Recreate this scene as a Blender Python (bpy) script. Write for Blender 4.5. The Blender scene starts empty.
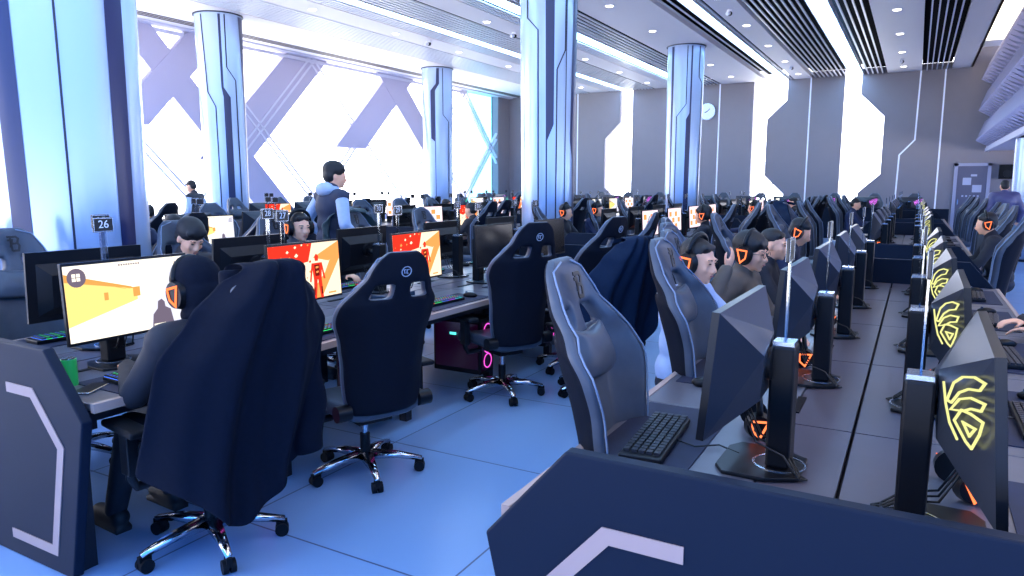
import bpy, math, random
from mathutils import Vector, Matrix
random.seed(7)
PI=math.pi; R=math.radians
sc=bpy.context.scene; col=sc.collection
# ------------------------------------------------------------------ materials
def s2l(c): return tuple(((x/255)/12.92 if x/255<=.04045 else ((x/255+.055)/1.055)**2.4) for x in c)
MC={}
def mat(name,c,rough=.5,metal=0,em=None,es=0,alpha=None,spec=None,coat=0,noise=0,nscale=30):
    if name in MC: return MC[name]
    m=bpy.data.materials.new(name); m.use_nodes=True; nt=m.node_tree; b=nt.nodes['Principled BSDF']
    c=s2l(c)
    b.inputs['Base Color'].default_value=(*c,1); b.inputs['Roughness'].default_value=rough; b.inputs['Metallic'].default_value=metal
    if spec is not None: b.inputs['Specular IOR Level'].default_value=spec
    if coat: b.inputs['Coat Weight'].default_value=coat; b.inputs['Coat Roughness'].default_value=.15
    if em is not None:
        b.inputs['Emission Color'].default_value=(*s2l(em),1); b.inputs['Emission Strength'].default_value=es
    if noise:
        t=nt.nodes.new('ShaderNodeTexNoise'); t.inputs['Scale'].default_value=nscale; t.inputs['Detail'].default_value=3
        tc=nt.nodes.new('ShaderNodeTexCoord'); nt.links.new(tc.outputs['Object'],t.inputs['Vector'])
        mx=nt.nodes.new('ShaderNodeMix'); mx.data_type='RGBA'
        mx.inputs['A'].default_value=(*[max(0,v*(1-noise)) for v in c],1); mx.inputs['B'].default_value=(*[min(1,v*(1+noise)) for v in c],1)
        nt.links.new(t.outputs['Fac'],mx.inputs['Factor']); nt.links.new(mx.outputs['Result'],b.inputs['Base Color'])
    MC[name]=m; return m
def emis(name,c,s):
    if name in MC: return MC[name]
    m=bpy.data.materials.new(name); m.use_nodes=True; nt=m.node_tree; nt.nodes.clear()
    e=nt.nodes.new('ShaderNodeEmission'); e.inputs[0].default_value=(*s2l(c),1); e.inputs[1].default_value=s
    o=nt.nodes.new('ShaderNodeOutputMaterial'); nt.links.new(e.outputs[0],o.inputs[0]); MC[name]=m; return m
def glassm(name,c,gl=.08,rough=.05):
    if name in MC: return MC[name]
    m=bpy.data.materials.new(name); m.use_nodes=True; nt=m.node_tree; nt.nodes.clear()
    t=nt.nodes.new('ShaderNodeBsdfTransparent'); t.inputs[0].default_value=(*s2l(c),1)
    g=nt.nodes.new('ShaderNodeBsdfGlossy'); g.inputs['Roughness'].default_value=rough
    x=nt.nodes.new('ShaderNodeMixShader'); x.inputs[0].default_value=gl
    o=nt.nodes.new('ShaderNodeOutputMaterial')
    nt.links.new(t.outputs[0],x.inputs[1]); nt.links.new(g.outputs[0],x.inputs[2]); nt.links.new(x.outputs[0],o.inputs[0]); MC[name]=m; return m
M_black=mat('black_plastic',(16,17,22),.38,spec=.25)
M_blackm=mat('black_matte',(14,15,20),.6,spec=.2)
M_desk=mat('desk_laminate',(92,90,98),.32,noise=.12,nscale=14)
M_lid=mat('tray_lid',(84,78,88),.4,noise=.1,nscale=9)
M_edge=mat('desk_edge',(176,150,140),.45)
M_panel=mat('panel_navy',(17,27,44),.5,spec=.15)
M_inlay=mat('panel_inlay',(176,146,136),.5)
M_frame=mat('frame_steel',(30,30,40),.45,.3)
M_cback=mat('chair_shell_fabric',(12,16,28),.75,spec=.15,noise=.2,nscale=60)
M_cleath=mat('chair_leather',(74,80,92),.38,spec=.35,noise=.15,nscale=25)
M_pipe=mat('chair_piping',(120,134,158),.5)
M_cfab=mat('chair_seat_fabric',(30,34,48),.8)
M_chrome=mat('chrome',(210,212,220),.12,1)
M_logo_d=mat('logo_black',(14,14,20),.4)
M_logo_w=mat('logo_pale',(165,175,195),.5)
M_acryl=glassm('acrylic',(225,235,245),.22,.08)
M_key=mat('keycap',(30,32,42),.4)
M_white=mat('white_paint',(232,232,240),.45)
M_skin=mat('skin',(255,184,146),.55,noise=.05,nscale=40)
M_hair=mat('hair_black',(22,18,20),.55,noise=.4,nscale=90)
M_eye=mat('eye_dark',(20,14,12),.2)
M_lip=mat('lip',(190,110,104),.5)
M_cable=mat('cable',(14,14,18),.5)
M_silver=mat('silver',(190,196,205),.25,.9)
# ------------------------------------------------------------------ mesh builder
class MB:
    def __init__(s): s.v=[]; s.f=[]; s.m=[]; s.sm=[]
    def add(s,vs,fs,mi=0,smooth=False,T=None):
        o=len(s.v)
        for p in vs: s.v.append(tuple(T@Vector(p)) if T is not None else tuple(p))
        for f in fs: s.f.append([i+o for i in f]); s.m.append(mi); s.sm.append(smooth)
        return s
    def box(s,x0,x1,y0,y1,z0,z1,mi=0,T=None):
        vs=[(x,y,z) for x in (x0,x1) for y in (y0,y1) for z in (z0,z1)]
        return s.add(vs,[(0,1,3,2),(4,6,7,5),(0,4,5,1),(2,3,7,6),(0,2,6,4),(1,5,7,3)],mi,False,T)
    def cyl(s,p0,p1,r0,r1=None,n=12,mi=0,caps=True,T=None,smooth=True):
        r1=r0 if r1 is None else r1
        p0=Vector(p0);p1=Vector(p1);d=(p1-p0).normalized()
        a=d.orthogonal().normalized();b=d.cross(a)
        vs=[];
        for p,r in((p0,r0),(p1,r1)):
            for i in range(n):
                t=2*PI*i/n; vs.append(p+(a*math.cos(t)+b*math.sin(t))*r)
        s.add(vs,[(i,(i+1)%n,n+(i+1)%n,n+i) for i in range(n)],mi,smooth,T)
        if caps: s.add(vs,[tuple(range(n))[::-1],tuple(range(n,2*n))],mi,False,T)
        return s
    def tube(s,pts,r,n=6,mi=0,T=None):
        pts=[Vector(p) for p in pts]; rings=[]
        rr=r if isinstance(r,(list,tuple)) else [r]*len(pts)
        prev=None;vs=[]
        for i,p in enumerate(pts):
            d=(pts[min(i+1,len(pts)-1)]-pts[max(i-1,0)]).normalized()
            a=d.orthogonal().normalized() if prev is None else (prev-d*prev.dot(d)).normalized()
            prev=a;b=d.cross(a)
            for k in range(n):
                t=2*PI*k/n; vs.append(p+(a*math.cos(t)+b*math.sin(t))*rr[i])
        fs=[]
        for i in range(len(pts)-1):
            for k in range(n): fs.append((i*n+k,i*n+(k+1)%n,(i+1)*n+(k+1)%n,(i+1)*n+k))
        fs+= [tuple(range(n))[::-1],tuple(range((len(pts)-1)*n,len(pts)*n))]
        return s.add(vs,fs,mi,True,T)
    def ell(s,c,r,n=12,mi=0,T=None,rot=None):
        c=Vector(c);vs=[];m=max(5,n//2+1)
        for j in range(m+1):
            ph=PI*j/m
            for i in range(n):
                t=2*PI*i/n; p=Vector((r[0]*math.sin(ph)*math.cos(t),r[1]*math.sin(ph)*math.sin(t),r[2]*math.cos(ph)))
                if rot is not None: p=rot@p
                vs.append(c+p)
        fs=[(j*n+i,(j+1)*n+i,(j+1)*n+(i+1)%n,j*n+(i+1)%n) for j in range(m) for i in range(n)]
        return s.add(vs,fs,mi,True,T)
    def cap(s,p0,p1,r0,r1=None,n=10,mi=0,T=None):
        r1=r0 if r1 is None else r1
        p0=Vector(p0);p1=Vector(p1);d=(p1-p0); L=d.length
        d=d/L if L>1e-6 else Vector((0,0,1)); 
        pts=[];rr=[]
        for a in (80,50,25): pts.append(p0-d*r0*math.sin(R(a)));rr.append(r0*math.cos(R(a)))
        pts+=[p0,p1];rr+=[r0,r1]
        for a in (25,50,80): pts.append(p1+d*r1*math.sin(R(a)));rr.append(r1*math.cos(R(a)))
        return s.tube(pts,rr,n,mi,T)
    def prism(s,poly,fn,t,mi=0,T=None):
        """poly 2D; fn(u,v,w)->3D; thickness t along w"""
        n=len(poly); vs=[fn(u,v,0) for u,v in poly]+[fn(u,v,t) for u,v in poly]
        return s.add(vs,[tuple(range(n)),tuple(range(n,2*n))[::-1]]+[(i,n+i,n+(i+1)%n,(i+1)%n) for i in range(n)],mi,False,T)
    def stroke(s,pts,w,fn,t=.001,mi=0,closed=False,T=None):
        P=[Vector(p) for p in pts]
        n=len(P);L=[];Rr=[]
        for i in range(n):
            a=P[i]-P[i-1] if (i>0 or closed) else P[1]-P[0]
            b=P[(i+1)%n]-P[i] if (i<n-1 or closed) else a
            a=a.normalized();b=b.normalized(); tn=(a+b)
            tn=tn.normalized() if tn.length>1e-6 else a
            nn=Vector((-tn.y,tn.x)); c=max(.35,nn.dot(Vector((-a.y,a.x))))
            L.append(P[i]+nn*w/2/c);Rr.append(P[i]-nn*w/2/c)
        for i in range(n if closed else n-1):
            j=(i+1)%n
            s.prism([L[i],Rr[i],Rr[j],L[j]],fn,t,mi,T)
        return s
    def mesh(s,name,mats,T=None):
        me=bpy.data.meshes.new(name); me.from_pydata(s.v,[],s.f)
        for m in (mats if isinstance(mats,(list,tuple)) else [mats]): me.materials.append(m)
        me.polygons.foreach_set('material_index',s.m); me.polygons.foreach_set('use_smooth',s.sm)
        me.update(); return me
    def build(s,name,mats,parent=None,loc=None,fix=True):
        me=s.mesh(name,mats)
        if fix: fixn(me)
        o=bpy.data.objects.new(name,me); col.objects.link(o)
        if parent: o.parent=parent
        if loc: o.location=loc
        return o
import bmesh
def fixn(me):
    bm=bmesh.new(); bm.from_mesh(me); bmesh.ops.recalc_face_normals(bm,faces=bm.faces); bm.to_mesh(me); bm.free()
def tag(o,label=None,cat=None,group=None,kind=None):
    if label: o['label']=label
    if cat: o['category']=cat
    if group: o['group']=group
    if kind: o['kind']=kind
    return o
def empty(name,loc=(0,0,0),rz=0,**k):
    o=bpy.data.objects.new(name,None); col.objects.link(o); o.location=loc; o.rotation_euler=(0,0,rz); o.empty_display_size=.1
    tag(o,**k); return o
KIDS={}
def kids(o):
    return [c for c in bpy.data.objects if c.parent==o]
def tree(o):   # cache a prototype's hierarchy
    return (o,[tree(c) for c in kids(o)])
def copy_tree(t,parent=None):
    c=t[0].copy(); col.objects.link(c); c.parent=parent
    for k in ('label','group'):
        if parent is None and k in c: del c[k]
    for ch in t[1]: copy_tree(ch,c)
    return c
def struct(o,label=None): o['kind']='structure'; 
def bevel(o,w=.004,seg=2):
    m=o.modifiers.new('b','BEVEL'); m.width=w; m.segments=seg; m.limit_method='ANGLE'; m.angle_limit=R(40); return o
def subd(o,l=1):
    m=o.modifiers.new('s','SUBSURF'); m.levels=l; m.render_levels=l; return o
def text(name,s,size,m,parent,T,ext=.0008,align='CENTER'):
    cu=bpy.data.curves.new(name,'FONT'); cu.body=s; cu.size=size; cu.extrude=ext; cu.align_x=align; cu.align_y='CENTER'; cu.materials.append(m)
    o=bpy.data.objects.new(name,cu); col.objects.link(o); dg=bpy.context.evaluated_depsgraph_get()
    me=bpy.data.meshes.new_from_object(o.evaluated_get(dg)); bpy.data.objects.remove(o)
    o=bpy.data.objects.new(name,me); col.objects.link(o); o.parent=parent; o.matrix_local=T; return o
def frameT(o,ax,ay,az): # columns
    return Matrix(((ax[0],ay[0],az[0],o[0]),(ax[1],ay[1],az[1],o[1]),(ax[2],ay[2],az[2],o[2]),(0,0,0,1)))
YZ=lambda x0:(lambda u,v,w:(x0+w,u,v))     # u->Y v->Z w->X
XZ=lambda y0:(lambda u,v,w:(u,y0+w,v))
XY=lambda z0:(lambda u,v,w:(u,v,z0+w))
#CUT
exec_sections=True
# ------------------------------------------------------------------ camera
f=715.; pitch=math.atan(103/f); yaw=R(29.3)
cam_d=bpy.data.cameras.new('camera'); cam=bpy.data.objects.new('camera',cam_d); col.objects.link(cam)
cam.location=(0,0,1.6); cam.rotation_euler=(PI/2-pitch,0,yaw)
cam_d.sensor_fit='HORIZONTAL'; cam_d.sensor_width=36; cam_d.lens=f/1024*36; cam_d.clip_start=.02; cam_d.clip_end=200
sc.camera=cam
vs=sc.view_settings; vs.view_transform='Standard'; vs.look='None'; vs.gamma=1; vs.use_curve_mapping=False; vs.exposure=0.5
# ------------------------------------------------------------------ world: white winter daylight on the window side, added blue fill from behind and the right
w=bpy.data.worlds.new('sky_and_fill'); sc.world=w; w.use_nodes=True; nt=w.node_tree; nt.nodes.clear()
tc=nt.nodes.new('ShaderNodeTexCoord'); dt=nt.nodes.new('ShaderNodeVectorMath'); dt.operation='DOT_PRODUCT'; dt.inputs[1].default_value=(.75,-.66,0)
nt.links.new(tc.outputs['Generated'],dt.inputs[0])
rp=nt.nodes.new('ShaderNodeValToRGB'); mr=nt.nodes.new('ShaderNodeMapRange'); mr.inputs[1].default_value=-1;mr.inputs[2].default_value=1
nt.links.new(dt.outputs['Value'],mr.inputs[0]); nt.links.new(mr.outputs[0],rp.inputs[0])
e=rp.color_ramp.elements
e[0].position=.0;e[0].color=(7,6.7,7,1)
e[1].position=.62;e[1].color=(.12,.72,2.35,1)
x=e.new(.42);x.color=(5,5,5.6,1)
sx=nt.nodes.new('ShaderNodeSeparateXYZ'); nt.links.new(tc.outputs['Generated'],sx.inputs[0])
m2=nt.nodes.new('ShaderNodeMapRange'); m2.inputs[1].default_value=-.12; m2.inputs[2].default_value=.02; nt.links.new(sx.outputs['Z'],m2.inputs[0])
mxw=nt.nodes.new('ShaderNodeMix'); mxw.data_type='RGBA'; mxw.inputs['A'].default_value=(6,5.9,5.7,1)   # added bright lower half, fill light for the ceiling
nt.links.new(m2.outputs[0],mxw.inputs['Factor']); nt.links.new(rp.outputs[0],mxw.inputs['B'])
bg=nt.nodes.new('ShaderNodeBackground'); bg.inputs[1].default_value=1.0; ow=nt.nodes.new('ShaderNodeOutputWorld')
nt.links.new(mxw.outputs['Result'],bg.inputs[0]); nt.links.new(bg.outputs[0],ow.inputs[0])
# ------------------------------------------------------------------ shell
CZ=5.1; FY=26.1; WX=-14.9
# floor tiles
m=bpy.data.materials.new('floor_tile'); m.use_nodes=True; nt=m.node_tree; b=nt.nodes['Principled BSDF']
tc=nt.nodes.new('ShaderNodeTexCoord'); mp=nt.nodes.new('ShaderNodeMapping'); mp.inputs['Location'].default_value=(.35,.2,0)
br=nt.nodes.new('ShaderNodeTexBrick'); br.offset=0; br.inputs['Scale'].default_value=1; br.inputs['Brick Width'].default_value=1.2; br.inputs['Row Height'].default_value=1.2
br.inputs['Mortar Size'].default_value=.005; br.inputs['Color1'].default_value=(*s2l((132,166,208)),1); br.inputs['Color2'].default_value=(*s2l((127,162,206)),1); br.inputs['Mortar'].default_value=(*s2l((70,84,120)),1)
nt.links.new(tc.outputs['Object'],mp.inputs[0]); nt.links.new(mp.outputs[0],br.inputs[0])
ns=nt.nodes.new('ShaderNodeTexNoise'); ns.inputs['Scale'].default_value=1.3; ns.inputs['Detail'].default_value=4
nt.links.new(tc.outputs['Object'],ns.inputs['Vector'])
mrr=nt.nodes.new('ShaderNodeMapRange'); mrr.inputs[3].default_value=.22; mrr.inputs[4].default_value=.42
nt.links.new(ns.outputs['Fac'],mrr.inputs[0]); nt.links.new(mrr.outputs[0],b.inputs['Roughness'])
nt.links.new(br.outputs['Color'],b.inputs['Base Color'])
o=MB().box(-15.2,9,-6,26.4,-.1,0).build('floor',m); struct(o)
# ceiling plates between slat groups
M_ceil=mat('ceiling_paint',(232,226,230),.6)
M_slat=mat('slat_white',(222,224,234),.4); M_void=mat('slat_void',(5,6,14),.9,spec=.05)
groups=[ # x0,x1,n,slat width
 (-.12,.67,5,.03),(-3.28,-2.14,8,.032),(-1.74,-1.06,4,.035),(-4.72,-4.27,2,.022),(-4.0,-3.83,1,.022),
 (-7.12,-6.22,6,.035),(-7.95,-7.5,4,.04),(-9.6,-8.62,7,.05),(-10.45,-9.95,4,.05),(-12.4,-11.2,10,.06)]
lights=[(-2.12,-1.76),(-4.25,-4.02),(-7.5,-7.14),(-9.92,-9.63)]
cuts=sorted([(g[0],g[1]) for g in groups]+lights)
mb=MB(); x=-15.2
for a,b_ in cuts:
    if a-x>.001: mb.box(x,a,-4,FY,CZ,CZ+.12)
    x=max(x,b_)
mb.box(x,1.21,-4,FY,CZ,CZ+.12)
mb.box(-15.2,1.21,-4,FY+.2,CZ+.35,CZ+.4,1)
o=mb.build('ceiling',[M_ceil,M_void]); struct(o)
for i,g in enumerate(groups):
    mb=MB(); n=g[2]; W=g[1]-g[0]; mb.box(g[0],g[1],-4,FY-.02,CZ+.2,CZ+.22,1)
    for k in range(n):
        cx=g[0]+W*(k+1)/(n+1); mb.box(cx-g[3]/2,cx+g[3]/2,-4,FY-.02,CZ-.005,CZ+.025)
    o=mb.build('trim_%d'%(i+1),[M_slat,M_void]); struct(o)
M_strip=emis('led_strip',(150,200,255),11)
lab=['pale blue glowing light strip in the widest dark ceiling slat band','pale blue glowing light strip in the narrow slat band over the middle column',
 'white glowing light strip in the slat band left of the middle column','white glowing light strip over the tables nearest the windows']
for i,(a,b_) in enumerate(lights):
    o=MB().box(a+.02,b_-.02,-4,FY-.05,CZ+.01,CZ+.05).build('ceiling_light_strip',M_strip); tag(o,lab[i],'light strip')
# right cove and upper wall over balcony
M_wallg=mat('wall_grey',(140,132,138),.6,noise=.04,nscale=4)
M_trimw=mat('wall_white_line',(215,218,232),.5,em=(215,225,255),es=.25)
mb=MB().box(1.15,1.21,-4,FY,CZ,5.7); o=mb.build('ceiling_edge',M_white); struct(o)
o=MB().box(1.22,3.2,2,FY-1.5,5.6,5.64).build('cove_light',emis('cove_glow',(255,242,220),2.6)); tag(o,'long warm white light panel in the high recess above the faceted balcony','light panel')
o=MB().box(1.21,3.4,-4,FY,5.66,5.7).build('ceiling_recess',M_white); struct(o)
# far wall with shaped openings
P1=[(-15.2,0),(-9.95,0),(-9.95,.9),(-10.56,1.5),(-10.56,3.34),(-9.95,3.95),(-9.95,CZ+.2),(-15.2,CZ+.2)]
P2=[(-9.48,0),(-5.12,0),(-5.12,CZ+.2),(-9.48,CZ+.2)]
P3=[(-4.0,0),(-2.28,0),(-2.28,CZ+.2),(-4.02,CZ+.2),(-4.02,4.43),(-4.64,3.83),(-4.64,1.92),(-4.0,1.3)]
P4=[(-1.7,0),(9,0),(9,7.2),(1.2,7.2),(1.2,CZ+.2),(-1.78,CZ+.2),(-1.78,4.49),(-1.07,3.77),(-1.07,1.95),(-1.7,1.35)]
mb=MB()
for P in (P1,P2,P3): mb.prism(P,XZ(FY),.22)
# P4 split into convex bits
mb.prism([(-1.07,0),(9,0),(9,CZ+.2),(-1.07,CZ+.2)],XZ(FY),.22)
mb.prism([(-1.7,0),(-1.07,0),(-1.07,1.95),(-1.7,1.35)],XZ(FY),.22)
mb.prism([(-1.78,4.49),(-1.07,3.77),(-1.07,CZ+.2),(-1.78,CZ+.2)],XZ(FY),.22)
mb.prism([(1.2,CZ+.2),(9,CZ+.2),(9,7.2),(1.2,7.2)],XZ(FY),.22)
o=mb.build('wall_far',M_wallg); struct(o)
mb=MB()
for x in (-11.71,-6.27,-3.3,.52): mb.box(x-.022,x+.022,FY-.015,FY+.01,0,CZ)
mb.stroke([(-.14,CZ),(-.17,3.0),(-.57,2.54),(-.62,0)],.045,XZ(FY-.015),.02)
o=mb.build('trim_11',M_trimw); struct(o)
M_glass=glassm('window_glass',(250,252,255),.06,.03)
for i,(a,b_) in enumerate(((-10.6,-9.48),(-5.12,-4.0),(-2.28,-1.05))):
    mb=MB(); mb.box(a,b_,FY+.1,FY+.115,0,CZ+.2); o=mb.build('window_%d'%(i+4),M_glass); struct(o)
mb=MB(); rr_=random.Random(9); poly_=[]
for k in range(22):
    x=rr_.choice([-4.8,-1.9])+rr_.uniform(-.15,.6)*(1 if k%2 else .4); z=rr_.uniform(1.6,4.2); mb.box(x,x+.05,FY+.09,FY+.1,z,z+.06)
o=mb.build('window_7',mat('window_mark',(225,190,160),.6)); struct(o)
# far left sliver pier, window wall
M_band=mat('window_band',(186,178,200),.6)
mb=MB()
def wp(poly,t=.22,x=WX): mb.prism(poly,YZ(x-t),t)
wp([(-6,0),(FY,0),(FY,.7),(-6,.7)])
wp([(-6,CZ-.02),(FY,CZ-.02),(FY,CZ+.3),(-6,CZ+.3)])
LK=[0]
def lat(y0,z0,y1,z1,wd):   # a diagonal band
    LK[0]+=1; k=.012*LK[0]
    wp([(y0-wd/2,z0),(y0+wd/2,z0),(y1+wd/2,z1),(y1-wd/2,z1)],.25-k/2,WX+.05+k)
top=CZ-.02
lat(15.0,top,12.1,2.2,1.5); lat(12.1,2.6,13.9,.7,1.2)
lat(19.1,top,16.6,2.7,1.3); lat(18.4,top,21.3,2.2,1.1)
lat(9.8,top,12.2,2.5,.95); lat(11.7,top,9.6,2.9,.95)
lat(4.6,top,2.3,2.7,1.3); lat(2.6,top,5.2,2.3,1.3)
o=mb.build('wall_left',M_band); struct(o)
wp2=MB(); M_mull=mat('mullion',(214,210,224),.5)
def thin(pts,wd=.09): wp2.stroke(pts,wd,YZ(WX-.02),.1)
for k in range(-2,6):
    y0=3.4+3.85*k
    for off in (0,.22):
        thin([(y0+off,top),(y0+off+4.3,.7)],.05); thin([(y0-off+4.2,top),(y0-off-.1,.7)],.05)
wp2.box(WX+.02,WX+.1,-6,23.0,CZ-.16,CZ-.08); wp2.box(WX+.02,WX+.3,-6,FY,CZ-.04,CZ)
o=wp2.build('window_1',M_mull); struct(o)
mb=MB().box(WX-.14,WX-.13,-6,23.1,.7,CZ); o=mb.build('window_2',M_glass); struct(o)
mb=MB().box(WX-.14,WX-.13,23.1,25.2,.7,CZ); o=mb.build('window_3',glassm('teal_glass',(165,212,232),.1,.1)); struct(o)
mb=MB().box(WX-.2,WX+.12,25.2,FY,0,CZ); o=mb.build('trim_12',M_wallg); struct(o)
mb=MB()
for x in (-14.3,-14.18,-14.06): mb.box(x,x+.05,-4,FY-.1,CZ-.012,CZ+.004)
o=mb.build('trim_13',mat('cornice_line',(90,80,78),.6)); struct(o)
# right wall back in the distance under the balcony, dark band
M_bal=mat('balcony_metal',(150,148,178),.35,.3)
mb=MB()
BX=1.72
mb.box(BX,9,6,FY-.02,2.62,2.78,1); mb.box(BX-.04,BX+.05,6,FY-.3,2.58,2.68,1)
mb.box(BX+.1,BX+.3,6,FY-.02,2.78,5.3,1)
tz=[2.7,3.55,4.45,5.25]
for t in range(3):
    z0,z1=tz[t],tz[t+1]; n=36; y0=7.0; dy=(FY-.35-y0)/n
    sh=(.5*dy)*(t%2)
    for k in range(n):
        a=y0+k*dy+sh*0; b_=a+dy
        ap=(BX-.32,a+dy*.12,z0+.22*(z1-z0)); xx=BX+.08
        q=[(xx,a,z0),(xx,b_,z0),(xx,b_,z1),(xx,a,z1),ap,(BX-.12,a+dy*.75,z1-.1)]
        mb.add(q,[(0,1,4),(1,2,5),(1,5,4),(2,3,5),(3,4,5),(3,0,4)],0)
o=mb.build('balcony',[M_bal,mat('balcony_edge',(190,190,215),.5)]); struct(o)
# door in far wall
mb=MB(); mb.box(.96,1.05,FY-.08,FY+.01,0,2.26); mb.box(1.82,1.91,FY-.08,FY+.01,0,2.26); mb.box(.96,1.91,FY-.08,FY+.01,2.17,2.26)
d=mb.build('door_1',mat('door_frame',(170,168,190),.5)); struct(d)
mb=MB().box(1.05,1.82,FY-.05,FY+.01,0,2.17); o=mb.build('door_leaf',mat('door_grey',(104,102,122),.5),d)
mb=MB(); 
for (a,b_,z0,z1) in ((1.2,1.42,1.6,1.82),(1.46,1.7,1.38,1.6),(1.4,1.56,1.86,1.92)): mb.box(a,b_,FY-.06,FY-.05,z0,z1)
for k in range(5): mb.box(1.2+.1*k,1.25+.1*k,FY-.06,FY-.05,1.24,1.29)
mb.build('notice_paper',mat('paper',(190,192,214),.6),d)
mb=MB().box(1.09,1.12,FY-.11,FY-.05,1.0,1.16); mb.build('door_handle',M_silver,d)
# wall speaker
t=empty('wall_speaker',(2.3,FY-.16,1.98),label='black loudspeaker box hung on far wall right of the door',cat='speaker')
bevel(MB().box(-.2,.2,-.13,.15,-.2,.22).build('cabinet',M_blackm,t),.01)
MB().cyl((0,-.135,-.05),(0,-.125,-.05),.11,n=20).build('speaker_cone',M_black,t)
# wall clock
t=empty('wall_clock',(-6.68,FY-.03,4.17),label='round white wall clock high on far grey wall',cat='clock')
MB().cyl((0,-.05,0),(0,.03,0),.29,n=28).build('clock_rim',M_silver,t)
MB().cyl((0,-.056,0),(0,-.05,0),.26,n=28).build('clock_face',mat('clock_white',(245,245,250),.5),t)
mb=MB(); mb.stroke([(0,0),(.1,.1)],.02,XZ(-.06),.003); mb.stroke([(0,0),(-.08,-.03)],.025,XZ(-.06),.003); mb.build('clock_hand',M_black,t)
# downlights
M_dl=emis('downlight_glow',(255,246,235),7)
proto=None
for X0,nm in ((-.6,'right of the wide slat band'),(-3.54,'between the two slat bands right of the middle column'),(-5.54,'above the middle column line'),(-8.37,'left of the middle column'),(-10.85,'near the window side')):
    for k in range(10):
        y=.5+2.66*k+(.45 if X0>-5 else 0)
        if y>FY-.6: continue
        lb='small round ceiling downlight '+nm
        if proto is None:
            proto=empty('ceiling_downlight'); 
            mb=MB(); mb.cyl((0,0,-.012),(0,0,.0),.095,n=20); mb.build('trim_ring',M_white,proto); MB().cyl((0,0,-.016),(0,0,-.012),.075,n=20).build('diffuser',M_dl,proto)
            t=proto; pt=tree(proto)
        else: t=copy_tree(pt)
        t.location=(X0,y,CZ); tag(t,lb,'downlight','downlights in the row '+nm)
# dome cameras
pt=None
for x,y,nm in ((-3.55,15.31,'nearer of two beside the narrow slat band'),(-3.5,23.2,'farther of two beside the narrow slat band'),(-.62,23.5,'near the rightmost slat band'),(-8.41,15.1,'left of the middle column'),(-10.7,14.9,'over the window side tables')):
    if pt is None:
        t=empty('security_camera'); MB().cyl((0,0,-.04),(0,0,0),.06,n=16).build('mount',M_white,t); MB().ell((0,0,-.07),(.055,.055,.05),14).build('dome',M_black,t)
        MB().cyl((0,-.02,-.07),(-.02,-.13,-.1),.035,n=12).build('lens_tube',M_white,t); pt=tree(t)
    else: t=copy_tree(pt)
    t.location=(x,y,CZ); tag(t,'small white ceiling camera '+nm,'camera')
# ------------------------------------------------------------------ columns
M_colw=mat('column_panel',(178,198,232),.22,.35); M_cold=mat('column_inset',(34,42,84),.3); M_coll=mat('column_line',(24,30,54),.5)
def column(x,y,ribs,seam,label,rad=.44,z1=CZ,flare=.03):
    mb=MB(); n=56
    def rr(z): return rad-.02+flare*z/5.1*1.6
    for za,zb,dr in ((0,.06,.03),(.06,seam-.006,0),(seam-.006,seam+.006,-.006),(seam+.006,z1,0)):
        vs=[((rr(z)+dr)*math.cos(2*PI*k/n),(rr(z)+dr)*math.sin(2*PI*k/n),z) for z in (za,zb) for k in range(n)]
        mb.add(vs,[(k,(k+1)%n,n+(k+1)%n,n+k) for k in range(n)],0,True)
    mb.cyl((0,0,z1-.02),(0,0,z1+.02),rr(z1)+.03,n=n,mi=1)
    mb.cyl((0,0,0),(0,0,.05),rad+.06,n=n,mi=1)
    base=math.atan2(-y,-x)   # direction to the room's near end
    right=base+PI/2
    # ribbons around: rows (z,s0,s1) s = sine across the face seen from the near end; repeated on the far face
    for (mi,rows0) in ribs:
        rows=[rows0[0]]
        for A,B in zip(rows0,rows0[1:]):
            nn=max(1,int(max(abs(A[1]-B[1]),abs(A[2]-B[2]))/.05))
            rows+=[tuple(A[i]+(B[i]-A[i])*q/nn for i in range(3)) for q in range(1,nn+1)]
        for rep in (0,PI):
            m2=max(1,int(max(abs(r[2]-r[1]) for r in rows)/.06)); vs=[];
            for (z,s0,s1) in rows:
                for q in range(m2+1):
                    s=s0+(s1-s0)*q/m2; a=base+rep+math.asin(max(-.995,min(.995,s)))
                    r=rr(z)+.004; vs.append((r*math.cos(a),r*math.sin(a),z))
            fs=[(j*(m2+1)+q,j*(m2+1)+q+1,(j+1)*(m2+1)+q+1,(j+1)*(m2+1)+q) for j in range(len(rows)-1) for q in range(m2)]
            mb.add(vs,fs,mi,True)
    o=mb.build('column',[M_colw,M_coll,M_cold],loc=(x,y,0),fix=False)
    tag(o,label,'column',kind='structure'); return o
def ln(pts,w=.035): return (1,[(z,s-w/2,s+w/2) for z,s in pts])
T=5.05
column(-5.42,3.05,[(2,[(T,-.80,-.54),(.5,-.72,-.50),(.1,-.6,-.5)]),ln([(T,-.05),(.1,-.02)],.03),(2,[(T,.52,.76),(.1,.56,.74)]),(1,[(T,-.99,-.97),(.1,-.99,-.97)])],3.0,'wide pale column with broad navy stripes behind the front left monitors',rad=.50)
column(-5.38,10.8,[ln([(T,-.72),(4.2,-.72),(4.0,-.36),(.1,-.34)],.05),(2,[(T,-.12,.2),(2.55,-.08,.2),(2.3,-.08,-.03),(.1,-.06,-.02)]),ln([(T,.58),(3.7,.58),(3.4,.3),(.1,.3)],.045),ln([(T,.62),(.1,.62)],.03),(2,[(T,.85,.99),(2.3,.8,.99),(2.0,.9,.99),(.1,.93,.99)])],2.7,'tall blue lit column with dark angular lines in the middle of the hall')
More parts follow.
